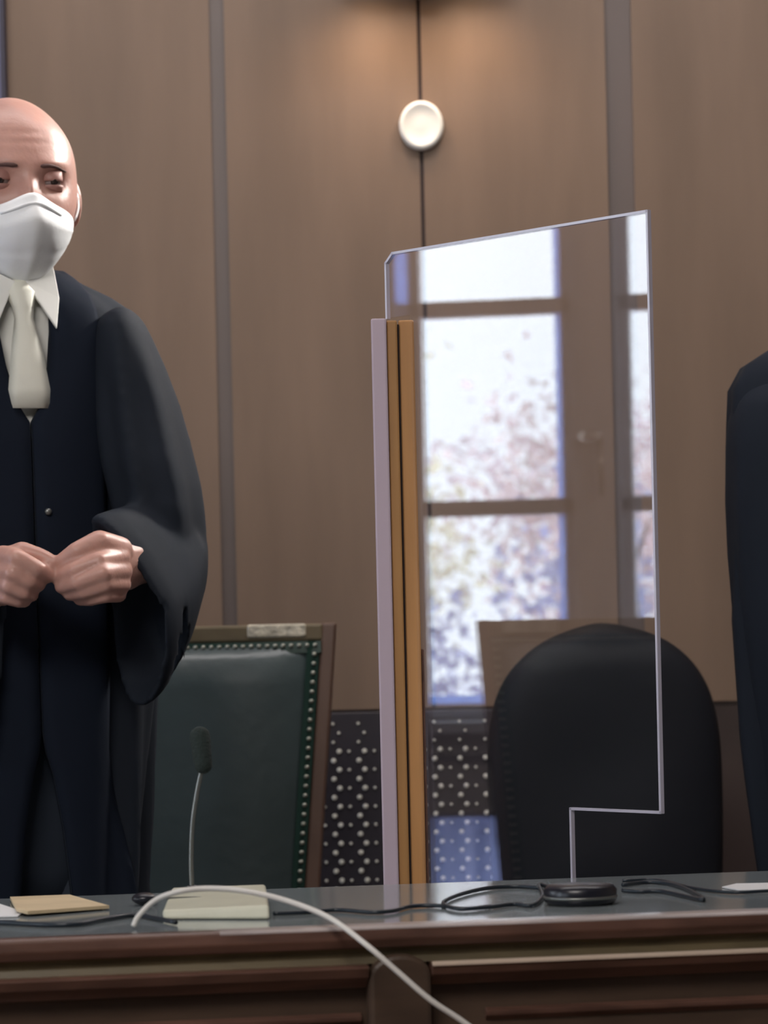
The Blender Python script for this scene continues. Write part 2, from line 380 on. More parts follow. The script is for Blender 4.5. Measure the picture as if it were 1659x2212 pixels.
shrub((-15.5, 7.4, -.6), 3.0, 1.4, 5200, (.78, .78, .94), 'wide grey shrub behind the yellow tree', 5)
shrub((-16.2, 4.6, -.6), 3.2, 1.4, 5200, (.94, .82, .86), 'wide pink brown shrub far behind the yellow tree', 6)
shrub((-7.6, 5.6, -.6), 1.3, .55, 2600, (.95, .90, .60), 'low yellow leaved bush outside the window', 7, leaf=.05)
shrub((-7.4, 4.1, -.6), 1.5, .6, 3600, (.64, .66, .88), 'low grey bush outside the window beside the yellow one', 8, leaf=.05)

# ------------------------------------------------------------------ perforated radiator cover on the back wall
rt = thing('radiator_cover', (0.0, YW-.02, 0), 'dark perforated radiator cover with rows of pale dots below the wood wall', 'radiator cover')
bm = bmesh.new(); box(bm, -.75, .235, YW-.03, YW+.002, .02, 1.036)
bevel(obj('cover_panel', bm, GRILLE, rt), .002)
bm = bmesh.new()
def stud(x, z, r):
    n = 7; ring = [Vector((x+r*math.cos(2*PI*k/n), YW-.0305, z+r*math.sin(2*PI*k/n))) for k in range(n)]
    ring2 = [Vector((x+r*.6*math.cos(2*PI*k/n), YW-.0335, z+r*.6*math.sin(2*PI*k/n))) for k in range(n)]
    loft(bm, [ring, ring2])
k = 0
x = -.6895
while x < .23:
    for j in range(44):
        z = 1.018 - j*.0148; sh = .0046 if j % 2 else -.0046
        stud(x+sh, z, .0044 if z < .985 else .0026)
        if j % 2 and z < .985: stud(x+.0203, z, .0026)
    x += .0406
obj('grille_stud', bm, STUD, rt, kind='stuff')

# ------------------------------------------------------------------ things on the back wall
q = P(910, 273, YW)
bm = bmesh.new()
lathe(bm, (q.x, YW, q.z), [(.0355, 0), (.0362, -.006), (.0345, -.013), (.0295, -.016), (.028, -.0145), (.01, -.0155), (.0005, -.0155)], 40, 'Y')
for v in bm.verts: v.co.z = q.z + (v.co.z - q.z)*1.12
tag(obj('wall_disc', bm, DISC, smooth=True, org=(q.x, YW, q.z)), 'round white disc mounted on the seam of the wood wall', 'wall disc')
lp = thing('wall_lamp', (0.08, YW, 2.21), 'warm glowing wall lamp with dark centre at top edge above the white disc', 'wall lamp')
bm = bmesh.new(); lathe(bm, (0.08, YW, 2.24), [(.045, 0), (.045, -.015), (.03, -.03), (.001, -.032)], 28, 'Y'); obj('backplate', bm, LAMPK, lp, True)
bm = bmesh.new(); ellipsoid(bm, (0.08, YW-.075, 2.215), (.034, .034, .045)); tube(bm, [(0.08, YW-.02, 2.24), (0.08, YW-.05, 2.23)], .012); obj('centre_ball', bm, LAMPK, lp, True)
for s in (-1, 1):
    bm = bmesh.new(); tube(bm, spline([(0.08, YW-.075, 2.23), (0.08+s*.04, YW-.09, 2.26), (0.08+s*.075, YW-.09, 2.285)]), .006); obj('lamp_arm', bm, LAMPK, lp, True)
    bm = bmesh.new(); cx = 0.08+s*.078
    prof = [(.02, .085), (.035, .07), (.05, .03), (.056, 0), (.053, .001), (.047, .03), (.032, .066), (.018, .08)]
    lathe(bm, (cx, YW-.09, 2.193), prof, 28); obj('lamp_shade', bm, SHADE, lp, True)
    bm = bmesh.new(); ellipsoid(bm, (cx, YW-.09, 2.218), (.02, .02, .026)); obj('bulb', bm, BULB, lp, True)
    d = bpy.data.lights.new('bulb_light', 'SPOT'); d.energy = 2.2; d.color = (1, .74, .54); d.shadow_soft_size = .03; d.spot_size = math.radians(165); d.spot_blend = 1.0
    o = bpy.data.objects.new('bulb_light', d); C.objects.link(o); o.location = (cx, YW-.09, 2.192)
pn = thing('wall_panel', (-.95, YW, 1.4), 'grey lilac panel with dark edge strip at the left behind the bald man', 'panel')
bm = bmesh.new(); box(bm, -1.35, -.594, YW-.02, YW, 1.3, 2.9); obj('panel_face', bm, PANELM, pn)
bm = bmesh.new(); box(bm, -.594, -.587, YW-.035, YW, 1.3, 2.9); box(bm, -1.357, -1.35, YW-.035, YW, 1.3, 2.9); obj('panel_edge', bm, PANELE, pn)

# ------------------------------------------------------------------ the bench
YAW = math.radians(10.2); E1 = Vector((math.cos(YAW), math.sin(YAW), 0)); E2 = Vector((-math.sin(YAW), math.cos(YAW), 0)); EZ = Vector((0, 0, 1))
ZB = 0.905; O = Pz(829.5, 2001, ZB); O.z = 0
def B(s, t, z): return O + E1*s + E2*t + EZ*z
S0, S1 = -1.75, 1.6
bench = thing('judges_bench', tuple(B(0, .3, 0)), 'long dark wooden court bench with green grey top running across the bottom', 'bench')
def extr(name, prof, m, s0=S0, s1=S1, smooth=False):
    bm = bmesh.new(); loft(bm, [[B(s0, t, z) for t, z in prof], [B(s1, t, z) for t, z in prof]]); return obj(name, bm, m, bench, smooth)
TD = .462
extr('bench_top', [(.014, ZB), (TD, ZB), (TD, ZB-.03), (.014, ZB-.03)], LINO)
bevel(extr('top_edging', [(-.006, ZB-.001), (-.002, ZB+.0015), (.014, ZB+.0015), (.014, ZB-.018), (-.004, ZB-.018), (-.008, ZB-.010)], BENCHW), .0012)
extr('cove_moulding', [(-.002, ZB-.018), (.02, ZB-.018), (.02, ZB-.033), (.0, ZB-.0315), (.003, ZB-.026), (.002, ZB-.021)], COVE)
sg = (790-829.5)/2520; sg2 = (928-829.5)/2520
for a, b in ((S0, sg), (sg2, S1)):
    bevel(extr('front_moulding', [(.02, ZB-.0315), (-.010, ZB-.0315), (-.014, ZB-.034), (-.010, ZB-.042), (-.004, ZB-.047), (.002, ZB-.052), (.02, ZB-.054)], BENCHW, a, b), .0008)
bevel(extr('worn_highlight_fillet', [(-.0102, ZB-.0305), (-.0148, ZB-.0325), (-.0148, ZB-.0345), (-.0102, ZB-.0345)], WORN_HILITE, sg2, S1), .0004)  # pale strip painting the fillet's bright highlight as a worn edge
bevel(extr('top_highlight_strip', [(-.0065, ZB-.001), (-.004, ZB+.0012), (.010, ZB+.0022), (.010, ZB+.001), (-.006, ZB-.003)], TOP_HILITE, (470-829.5)/2520, S1), .0003)  # pale strip painting the glare line on the top edge
extr('front_panel', [(.012, ZB-.03), (.035, ZB-.03), (.035, 0.0), (.012, 0.0)], BENCHP)
for a, b in ((S0, sg-.004), (sg2+.05, S1)):
    bevel(extr('lower_bead', [(.012, ZB-.074), (.006, ZB-.077), (.006, ZB-.081), (.012, ZB-.086)], BENCHW, a, b), .001)
bm = bmesh.new(); out = []
for k in range(13):
    a = PI*k/12; out.append((-(.027)*math.cos(a)+(sg+sg2)/2, ZB-.042+.018*math.sin(a)))
out += [((sg+sg2)/2+.027, 0.12), ((sg+sg2)/2-.027, .12)]
loft(bm, [[B(s, .012, z) for s, z in out], [B(s, -.010, z) for s, z in out]]); bevel(obj('corbel', bm, BENCHP, bench), .004)
extr('bench_back', [(TD-.03, ZB-.03), (TD-.005, ZB-.03), (TD-.005, 0), (TD-.03, 0)], BENCHP)
wk = [(TD-.01, .75), (.95, .75), (.95, .72), (TD-.01, .72)]
extr('worktop', wk, LINO, -.62, S1)
for s in (-.60, .3, S1-.05):
    bm = bmesh.new(); loft(bm, [[B(s, t, z) for t, z in ((TD, .72), (.9, .72), (.9, 0), (TD, 0))], [B(s+.03, t, z) for t, z in ((TD, .72), (.9, .72), (.9, 0), (TD, 0))]])
    obj('side_panel', bm, BENCHP, bench)

# ------------------------------------------------------------------ acrylic screen with wooden post
PLs = Vector((0.0127, 3.62, 0)); PRs = Vector((0.2807, 3.30, 0)); dS = (PRs-PLs).normalized(); nS = Vector((dS.y, -dS.x, 0)); LS = (PRs-PLs).length
if nS.y > 0: nS = -nS
TH = .004
def Q(s, z, o=0): return PLs + dS*s + EZ*z + nS*o
sc_ = thing('acrylic_screen', tuple(Q(.05, .75)), 'tall clear acrylic screen mirroring a window, held by the wooden post', 'screen')
# outline: bottom left, notch, corner, top
sn = .283; ztop = 1.584; zn = .968
outl = [(0.040, .752), (sn, .752), (sn, zn), (LS, zn-.0005), (LS, ztop), (0.012, ztop), (0.0, ztop-.010), (0.0, 1.5125), (.040, 1.5125)]
bm = bmesh.new(); prism(bm, [Q(s, z) for s, z in outl], nS*(-TH/2), nS*(TH/2)); obj('clear_sheet', bm, ACRYL, sc_)
bm = bmesh.new()
ew = .0028
def strip(a, b):
    pa, pb = Q(*a), Q(*b); d = (pb-pa).normalized(); v = d.cross(nS).normalized()
    obox(bm, (pa+pb)/2, d, nS, v, (pb-pa).length/2+.001, TH*.62, ew/2)
for a, b in zip(outl[1:-2], outl[2:-1]): strip(a, b)
obj('polished_edge', bm, ACEDGE, sc_)
# post: two oak battens and a lilac white strip, parallel to the picture as a clamp
post = thing('screen_post', tuple(P(865, 1890, 3.62)), 'upright wooden post of oak battens with a pale lilac side strip', 'post')
def batten(name, xa0, xa1, D0, D1, m, ztop_, bot=.752):
    bm = bmesh.new(); a = P(xa0, 690, 3.62); b = P(xa1, 690, 3.62)
    box(bm, a.x, b.x, D0, D1, bot, ztop_); bevel(obj(name, bm, m, post), .002)
batten('pale_strip', 801, 834, 3.585, 3.60, LILAC, 1.509)
batten('oak_batten', 834, 857, 3.590, 3.620, OAKD, 1.507)
batten('oak_batten', 860, 893, 3.600, 3.630, OAK, 1.508)
bm = bmesh.new(); box(bm, P(857, 690, 3.62).x, P(861, 690, 3.62).x, 3.598, 3.62, .753, 1.503); obj('post_gap', bm, SEAM, post)
bm = bmesh.new(); box(bm, P(893,690,3.62).x, P(899,690,3.62).x, 3.605, 3.62, .753, 1.14); bevel(obj('post_backing', bm, BENCHW, post), .002)
bm = bmesh.new(); box(bm, P(798,690,3.62).x, P(894,690,3.62).x, 3.582, 3.64, .7505, .765); bevel(obj('post_foot', bm, OAKD, post), .002)

# ------------------------------------------------------------------ chairs
def rotz(p, c, a):
    v = Vector(p) - Vector(c); return Vector(c) + Matrix.Rotation(a, 3, 'Z') @ v
def green_chair(cx, cy, yaw, label, htop=.232):
    root = thing('leather_chair', (cx, cy, 0), label, 'chair', 'high backed green leather chairs'); root['_o'] = (0, 0, 0)
    root.rotation_euler.z = yaw
    H = 1.178; LEAN = .085      # built around the origin, facing -y; back top at z=H
    def W(z): return htop - (H - z)*.085
    def Yb(z): return .0 - (H - z)*LEAN
    bm = bmesh.new()
    for s in (-1, 1):           # stiles
        pts = []
        for z in (H, .45):
            w = W(z)*s; pts.append([Vector((w, Yb(z)-.025, z)), Vector((w, Yb(z)+.03, z)), Vector((w-s*.022, Yb(z)+.03, z)), Vector((w-s*.022, Yb(z)-.025, z))])
        loft(bm, pts)
    bevel(obj('back_frame', bm, CHAIRWOOD, root), .004)
    bm = bmesh.new(); box(bm, -W(H)+.02, W(H)-.02, -.028, .03, H-.026, H-.001); bevel(obj('top_rail', bm, RAILWOOD, root), .004)
    bm = bmesh.new(); box(bm, .103, .188, -.0325, -.026, H-.020, H-.0005); bevel(obj('rail_highlight', bm, RAIL_HILITE, root), .004)  # pale piece standing in for a glossy highlight on the rail
    bm = bmesh.new(); rings = []   # padded leather
    zs = [H-.026, H-.036, H-.05, H-.09, H-.2, H-.35, H-.5, H-.62, H-.68]
    n = 17; vr = []
    for i, z in enumerate(zs):
        e = min(1, (i/2.2)) if i < 3 else (1 if i < 8 else .4)
        w = W(z)-.022; row = []
        for k in range(n):
            u = -1+2*k/(n-1); bulge = .034*e*(1-abs(u)**4)
            row.append(Vector((u*w, Yb(z)-.018-bulge, z)))
        for k in range(n-1, -1, -1):
            u = -1+2*k/(n-1); row.append(Vector((u*w, Yb(z)+.02, z)))
        rings.append(row)
    loft(bm, rings); obj('backrest', bm, LEATHER, root, True)
    bm = bmesh.new()               # dark border band
    for s in (-1, 1):
        for (za, zb) in ((H-.026, H-.3), (H-.3, H-.62)):
            loft(bm, [[Vector((s*(W(z)-.022), Yb(z)-.020, z)), Vector((s*(W(z)-.022), Yb(z)-.027, z)), Vector((s*(W(z)-.040), Yb(z)-.032, z)), Vector((s*(W(z)-.040), Yb(z)-.02, z))] for z in (za, zb)])
    loft(bm, [[Vector((x, Yb(H)-.018, H-.026)), Vector((x, Yb(H)-.031, H-.026)), Vector((x, Yb(H)-.034, H-.043)), Vector((x, Yb(H)-.018, H-.043))] for x in (-W(H)+.023, W(H)-.023)])
    obj('leather_border', bm, LEATHEREDGE, root)
    bm = bmesh.new()
    x = -W(H)+.03
    while x < W(H)-.03: ellipsoid(bm, (x, -.034, H-.032), (.0036, .003, .0036), None, 8, 5); x += .0115
    z = H-.045
    while z > .52:
        for s in (-1, 1): ellipsoid(bm, (s*(W(z)-.029), Yb(z)-.031, z), (.0036, .003, .0036), None, 8, 5)
        z -= .0135
    obj('nail_trim', bm, NAIL, root, True)
    bm = bmesh.new(); box(bm, -.20, .20, -.40, -.06, .42, .50); bevel(obj('seat', bm, LEATHER, root, True), .03, 4)
    for sx in (-.18, .18):
        for sy in (-.37, -.08):
            bm = bmesh.new(); tube(bm, [(sx, sy, 0), (sx, sy, .42)], [.018, .026], 8); obj('leg', bm, CHAIRWOOD, root)
    for s in (-1, 1):
        bm = bmesh.new(); box(bm, s*.205-.02, s*.205+.02, -.36, -.04, .66, .69); box(bm, s*.205-.015, s*.205+.015, -.36, -.33, .42, .66); bevel(obj('armrest', bm, CHAIRWOOD, root), .008)
    return root
xr = P(727, 1345, 4.65).x
green_chair(xr-.232, 4.65+.02, 0, 'green leather chair with nailed border standing behind the microphone')
green_chair(-1.38, 3.50, PI/2, 'green leather chair turned sideways, dark and seen only mirrored in the clear screen')

oc = thing('office_chair', (P(1306, 1600, 4.62).x, 4.6, 0), 'black office chair with rounded back behind the clear screen', 'chair')
cx = oc.location.x; bm = bmesh.new(); out = []
zb, zt, hw = .62, 1.174, .172
prof = [(-hw*.86, zb), (-hw*.97, .75), (-hw, .95), (-hw*.98, 1.02), (-hw*.90, 1.075), (-hw*.74, 1.115), (-hw*.5, 1.148), (-hw*.22, 1.165), (0, zt), (hw*.22, 1.166), (hw*.5, 1.152), (hw*.74, 1.122), (hw*.90, 1.08), (hw*.98, 1.025), (hw, .95), (hw*.97, .75), (hw*.86, zb)]
rings = []
for off, sc2 in ((.03, .90), (.035, .97), (.01, 1.0), (-.02, .97), (-.035, .88), (-.042, .6), (-.045, .2)):
    rings.append([Vector((cx + x*sc2, 4.64 + off - (1.17-z)*.06, .9 + (z-.9)*(sc2 if sc2 < .95 else sc2))) for x, z in prof])
loft(bm, rings); o = obj('backrest', bm, BLACK, oc, True); o.modifiers.new('s', 'SUBSURF').levels = 1
bm = bmesh.new(); box(bm, cx-.17, cx+.17, 4.20, 4.58, .44, .52); bevel(obj('seat', bm, BLACK, oc, True), .03, 4)
bm = bmesh.new(); tube(bm, [(cx, 4.4, .08), (cx, 4.4, .44)], .025); tube(bm, [(cx, 4.45, .43), (cx, 4.66, .45), (cx, 4.68, .75)], .02); obj('column', bm, BLACKP, oc, True)
for k in range(5):
    a = 2*PI*k/5+.3; e = Vector((cx+.2*math.cos(a), 4.4+.2*math.sin(a), .07))
    bm = bmesh.new(); tube(bm, [(cx, 4.4, .10), e], [.025, .015], 8); lg = obj('base_arm', bm, BLACKP, oc, True)
    bm = bmesh.new(); ellipsoid(bm, (e.x, e.y, .028), (.028, .028, .028)); sub('caster', bm, BLACKP, lg, oc, True)
for s in (-1, 1):
    bm = bmesh.new(); box(bm, cx+s*.155-.02, cx+s*.155+.02, 4.30, 4.56, .655, .685); box(bm, cx+s*.155-.012, cx+s*.155+.012, 4.4, 4.44, .46, .66); bevel(obj('armrest', bm, BLACKP, oc), .01)

# ------------------------------------------------------------------ people
def head_mesh(bm, c, R, s=1.0):
    """star shaped head in its own frame (face to -y), rotated by R and placed at c"""
    nu, nv = 72, 56; rings = []
    for j in range(1, nv):
        ph = PI*j/nv - PI/2; ring = []
        for i in range(nu):
            t = 2*PI*i/nu
            ring.append(c + R @ (head_pt(math.cos(ph)*math.cos(t), math.cos(ph)*math.sin(t), math.sin(ph))*s))
        rings.append(ring)
    loft(bm, rings)
def head_pt(x, y, z, feat=True):
    X, Y, Z = .0785*x, .099*y, .1175*z
    if z < 0:
        X *= 1 - .30*sstep(0, 1, -z)
        if y > 0: Y *= 1 - .55*sstep(.15, .9, -z)
        else: Y *= 1 + .06*sstep(.3, .9, -z)
    if z > 0: X *= 1 + .075*gs(z, .58, .34)
    if y < -.1:
        Y *= 1 - .06*gs(z, .1, .5)
    if y < 0 and feat:
        d = 0
        for sx in (-1, 1):
            d += .0055*gs(X, sx*.030, .022)*gs(Z, .032, .009)
            d -= .0150*gs(X, sx*.032, .017)*gs(Z, .013, .012)
            d += .004*gs(X, sx*.048, .018)*gs(Z, -.022, .018)
            d += .008*gs(X, sx*.011, .006)*gs(Z, -.038, .007)
        d += .010*gs(X, 0, .0085)*gs(Z, -.002, .02) + .022*gs(X, 0, .010)*gs(Z, -.030, .014)
        d += .006*gs(X, 0, .022)*gs(Z, -.066, .010) + .010*gs(X, 0, .022)*gs(Z, -.100, .014)
        d -= .0015*gs(Z, .058, .003)*gs(X, 0, .04) + .0015*gs(Z, .068, .003)*gs(X, 0, .04)
        Y -= d * sstep(0, .35, -y)
    return Vector((X, Y, Z))
def finger(bm, pts, rad):
    for a, b, ra, rb in zip(pts, pts[1:], rad, rad[1:]): capsule(bm, a, b, ra, rb, 12)

ROBE_T = [  # z above chest reference, half width, half depth
    (1.632, .070, .070), (1.615, .105, .080), (1.600, .140, .090), (1.580, .172, .10), (1.55, .188, .108), (1.48, .192, .12), (1.40, .190, .130),
    (1.25, .190, .138), (1.10, .178, .145), (1.00, .166, .15), (.85, .150, .152), (.5, .165, .17), (.22, .18, .18)]
def build_person(center, yaw, dz, label, sleeves, hands, bald=True, mask=True, headyaw=None, nm='person'):
    root = thing(nm, (center.x, center.y, 0), label, 'person')
    R = Matrix.Rotation(yaw, 3, 'Z'); c0 = Vector((center.x, center.y, 0))
    def T(x, y, z):
        if z > 1.4: z -= .014*sstep(1.4, 1.6, z)
        return c0 + R @ Vector((x, y, 0)) + EZ*(z+dz)
    hy = yaw if headyaw is None else headyaw; RH = Matrix.Rotation(hy, 3, 'Z') @ Matrix.Rotation(.04, 3, 'X')
    HS = 1.05; hc = T(.0, -.02, 0); hc.z = 1.834+dz-.1175*HS; hc += Vector((.008, 0, 0)); RH = RH @ Matrix.Scale(HS, 3)
    # body
    bm = bmesh.new(); head_mesh(bm, hc, RH)
    for s in (-1, 1):
        ellipsoid(bm, hc + RH @ Vector((s*.079, .012, -.004)), (.009, .018, .030), RH @ Matrix.Rotation(s*.35, 3, 'Z'))
    capsule(bm, T(0, .012, 1.52), hc + RH @ Vector((0, .018, -.06)), .062, .060)
    capsule(bm, hc + RH @ Vector((0, -.035, -.085)), T(0, -.01, 1.575), .040, .05)
    for s in (-1, 1):
        capsule(bm, T(0, .01, 1.53), T(s*.125, .01, 1.515), .055, .042)
        capsule(bm, T(s*.07, 0, 1.43), T(s*.05, 0, 1.12), .078, .070)
        capsule(bm, T(s*.075, 0, 1.0), T(s*.085, 0, .52), .060, .045); capsule(bm, T(s*.085, 0, .52), T(s*.09, .01, .10), .05, .035)
        capsule(bm, T(s*.09, .01, .06), T(s*.095, -.13, .035), .032, .028)
    capsule(bm, T(0, 0, 1.12), T(0, 0, 1.0), .085, .08)
    hands(bm, T)
    body = obj('body', bm, SKIN, root); remesh(body, .0028, 3)
    # eyes, lids, brows
    for s in (-1, 1):
        e = hc + RH @ Vector((s*.031, -.0735, .0135))
        bm = bmesh.new(); ellipsoid(bm, e, (.0122, .0122, .0115)); ey = obj('eye', bm, EYEW, root, True)
        bm = bmesh.new(); ellipsoid(bm, e + RH @ Vector((s*.001, -.0075, -.001)), (.0058, .006, .0058)); sub('iris', bm, EYED, ey, root, True)
        bm = bmesh.new(); rings = []     # upper lid
        for k in range(7):
            a = math.radians(-8 + 78*k/6); r = .0130
            rings.append([e + RH @ Vector((r*1.05*math.sin(t)*math.cos(a*.35), -r*math.cos(t)*math.cos(a), r*math.sin(a)+.0008*math.cos(t))) for t in [(-1.35+2.7*i/10) for i in range(11)]])
        loft(bm, rings, cap=False, closed=False); o = obj('eyelid', bm, LID, root, True); o.modifiers.new('t', 'SOLIDIFY').thickness = .0012
        bm = bmesh.new(); rings = []
        for k in range(5):
            a = math.radians(-24 - 60*k/4); r = .0128
            rings.append([e + RH @ Vector((r*1.05*math.sin(t)*math.cos(a*.35), -r*math.cos(t)*math.cos(a), r*math.sin(a))) for t in [(-1.35+2.7*i/10) for i in range(11)]])
        loft(bm, rings, cap=False, closed=False); o = obj('eyelid', bm, LID, root, True); o.modifiers.new('t', 'SOLIDIFY').thickness = .0012
        bm = bmesh.new(); rings = []
        for k in range(9):
            u = k/8; xx = s*(.014 + .036*u); zz = .0285 + .0028*math.sin(PI*min(1, u*1.1)) - .003*u; hgt = .0036*(1-.6*u)*min(1, .5+4*u)
            yb = None; bx, bz = xx/.0785, zz/.1175; by = -math.sqrt(max(0, 1-bx*bx-bz*bz)); base = head_pt(bx, by, bz)
            rings.append([hc + RH @ Vector((xx, base.y + oy, zz+oz)) for oy, oz in ((.003, -hgt), (-.0022, -hgt*.6), (-.0030, hgt*.3), (.003, hgt))])
        loft(bm, rings); obj('eyebrow', bm, BROW, root, True)
    if not bald:
        bm = bmesh.new(); rings = []
        for j in range(26):
            ph = math.radians(-14 + 102*j/25); k0 = .45 + (PI/2-.45)*sstep(28, 48, math.degrees(ph))
            rings.append([hc + RH @ (head_pt(math.cos(ph)*math.cos(t), math.cos(ph)*math.sin(t), math.sin(ph), False)*1.06) for t in [(-k0 + (PI+2*k0)*i/48) for i in range(49)]])
        loft(bm, rings, cap=False, closed=False); o = obj('hair', bm, HAIRD, root, True); o.modifiers.new('t', 'SOLIDIFY').thickness = .008
    if not mask:
        bm = bmesh.new(); lip = [hc + RH @ Vector((xx, -.1085 + 9*xx*xx, -.066 + .0015*math.cos(xx*200))) for xx in [(-.022 + .044*k/10) for k in range(11)]]
        tube(bm, lip, [.0015+.0038*math.sin(PI*k/10) for k in range(11)], 8); obj('lips', bm, mat('lip_skin', (.42, .17, .15), .45), root, True)
    if mask:
        bm = bmesh.new(); rings = []; NJ, NI = 26, 40
        for j in range(NJ+1):
            v = j/NJ                      # 0 bottom .. 1 top
            row = []
            for i in range(NI+1):
                u = -1 + 2*i/NI
                Zt = -.012 + .008*gs(u, 0, .22) - .022*abs(u)**1.5; Zb = -.122 + .062*abs(u)**2.2
                Z = Zb + (Zt-Zb)*v; ang = u*1.12
                z = Z/.1175; rr = math.sqrt(max(.05, 1-z*z)); base = head_pt(rr*math.sin(ang), -rr*math.cos(ang), z, False)
                cup = (math.sin(PI*min(1, .06+v*.94))**.7 if v < 1 else .1)
                k = (1-abs(u)**2.5)
                prow = .010*math.exp(-(u/.09)**2)*k
                d = .0035 + .020*cup*k + .014*gs(v, .74, .22)*gs(u, 0, .33) + prow*sstep(0, .2, v)*.35 + .0016*gs(v, .72, .03)*k - .0016*gs(v, .42, .03)*k
                if v > .93: d += .004*gs(u, 0, .2)
                nrm = Vector((math.sin(ang)*.9, -math.cos(ang), 0)).normalized()
                row.append(hc + RH @ (base + nrm*d))
            rings.append(row)
        loft(bm, rings, cap=False, closed=False); mk = obj('face_mask', bm, MASKM, root, True); md = mk.modifiers.new('t', 'SOLIDIFY'); md.thickness = .0022
        for s in (-1, 1):
            bm = bmesh.new()
            for z0, z1 in ((-.028, .012), (-.058, -.025)):
                pts = []
                for k in range(9):
                    u = k/8; ang = s*(1.10 + .50*u); Z = z0 + (z1-z0)*u; z = Z/.1175; rr = math.sqrt(1-z*z); p = head_pt(rr*math.sin(ang), -rr*math.cos(ang), z, False)
                    pts.append(hc + RH @ (p*1.03))
                tube(bm, pts, .0016, 6)
            sub('mask_strap', bm, MASKM, mk, root, True)
        bm = bmesh.new()                 # nose clip
        pts = []
        for k in range(13):
            u = -.38+.76*k/12; ang = u*1.12; Z = -.023 + .006*gs(u, 0, .2) - .022*abs(u)**1.5; z = Z/.1175; rr = math.sqrt(1-z*z)
            p = head_pt(rr*math.sin(ang), -rr*math.cos(ang), z, False); nrm = Vector((math.sin(ang)*.9, -math.cos(ang), 0)).normalized()
            pts.append(hc + RH @ (p + nrm*(.0135 + .012*gs(u, 0, .28))))
        tube(bm, pts, .0018, 6); sub('nose_clip', bm, MASKM, mk, root, True)
    # shirt, collar, tie
    bm = bmesh.new(); rings = []
    for z in (1.632, 1.615, 1.60, 1.58, 1.55, 1.48, 1.40, 1.30, 1.15):
        a, b = lerp_tab(ROBE_T, z); a -= .012; b -= .012
        rings.append([T(a*math.sin(t), -b*math.cos(t), z) for t in [2*PI*k/36 for k in range(36)]])
    loft(bm, rings); sh = obj('shirt', bm, SHIRT, root, True)
    bm = bmesh.new(); rings = []
    for z, a, b in ((1.600, .072, .078), (1.625, .066, .070), (1.645, .061, .064), (1.640, .066, .069), (1.61, .074, .080)):
        rings.append([T(a*math.sin(t), -b*math.cos(t)+.004, z + .018*max(0, -math.cos(t))) for t in [2*PI*k/36 for k in range(36)]])
    loft(bm, rings, cap=False); sub('shirt_collar', bm, SHIRT, sh, root, True)
    for s in (-1, 1):
        bm = bmesh.new(); pts = [T(s*.006, -.090, 1.612), T(s*.046, -.076, 1.634), T(s*.048, -.094, 1.592), T(s*.038, -.116, 1.550)]
        loft(bm, [[p for p in pts], [p + R @ Vector((0, -.005, .001)) for p in pts]]); bevel(sub('collar_wing', bm, SHIRT, sh, root), .0015)
    bm = bmesh.new()
    ring = lambda z, w, y, d: [T(-w, y, z), T(-w*.5, y-d, z), T(w*.5, y-d, z), T(w, y, z), T(w*.6, y+.004, z), T(-w*.6, y+.004, z)]
    loft(bm, [ring(1.615, .012, -.086, .006), ring(1.600, .020, -.096, .012), ring(1.580, .014, -.104, .008), ring(1.565, .012, -.108, .005), ring(1.52, .020, -.119, .006), ring(1.47, .026, -.126, .005), ring(1.443, .028, -.128, .004)])
    obj('tie', bm, TIE, root, True)
    # robe torso, open in front
    gap = [(1.64, .036), (1.60, .035), (1.55, .032), (1.50, .026), (1.445, .014), (1.432, .0), (1.04, .0), (1.00, .012), (.93, .024), (.85, .032), (.2, .06)]
    NT = 120
    def robe_pt(z, t, off=0):
        a, b = lerp_tab(ROBE_T, z); amp = .002 + .010*sstep(1.5, .9, z)
        f = amp*(math.sin(9*t+1.3*math.sin(3*z)) + .6*math.sin(17*t+2*z))*sstep(.25, .8, min(t, 2*PI-t))
        ex = .85
        st, ct = math.sin(t), math.cos(t)
        return T((a+f+off)*math.copysign(abs(st)**ex, st), -(b+f+off)*math.copysign(abs(ct)**ex, ct), z)
    def t_of(z, xw):
        a, b = lerp_tab(ROBE_T, z); return math.asin(min(.95, (xw/a)))if xw < a else 1.2
    zs = [1.632, 1.624, 1.615, 1.607, 1.60, 1.59, 1.58, 1.565] + [1.55 - .025*k for k in range(54)]
    zs = [z for z in zs if z > .2]
    bm = bmesh.new(); rings = []
    for z in zs:
        g = lerp_tab(gap, z)[0]; t0 = t_of(z, g)**(1/.85) if g > 0 else .0015
        rings.append([robe_pt(z, t0 + (2*PI-2*t0)*k/NT) for k in range(NT+1)])
    loft(bm, rings, cap=False, closed=False)
    rb = obj('robe', bm, ROBE, root, True); md = rb.modifiers.new('t', 'SOLIDIFY'); md.thickness = .004; md.offset = -1
    for s in (-1, 1):
        bm = bmesh.new(); rings = []
        for z in zs:
            g = lerp_tab(gap, z)[0]; t0 = t_of(z, g)**(1/.85) if g > 0 else .004; wd = .062 + .02*sstep(1.6, 1.4, z)
            a, b = lerp_tab(ROBE_T, z); t1 = t0 + min(.62, wd/a*1.02)
            row = []
            for k in range(9):
                t = t0 + (t1-t0)*k/8; row.append(robe_pt(z, t if s > 0 else 2*PI-t, .004 + .003*(1-abs(2*k/8-1)**4)))
            rings.append(row)
        loft(bm, rings, cap=False, closed=False); o = sub('robe_facing', bm, VELVET, rb, root, True); o.modifiers.new('t', 'SOLIDIFY').thickness = .004
    bm = bmesh.new(); ellipsoid(bm, robe_pt(1.315, .05, .009), (.0045, .003, .0045), R, 12, 6)
    sub('button', bm, STEEL, rb, root, True)
    for sl in sleeves:
        bm = bmesh.new(); sl(bm, T); o = sub('sleeve', bm, ROBE, rb, root, True); remesh(o, .006, 5)
    # trousers and shoes
    bm = bmesh.new()
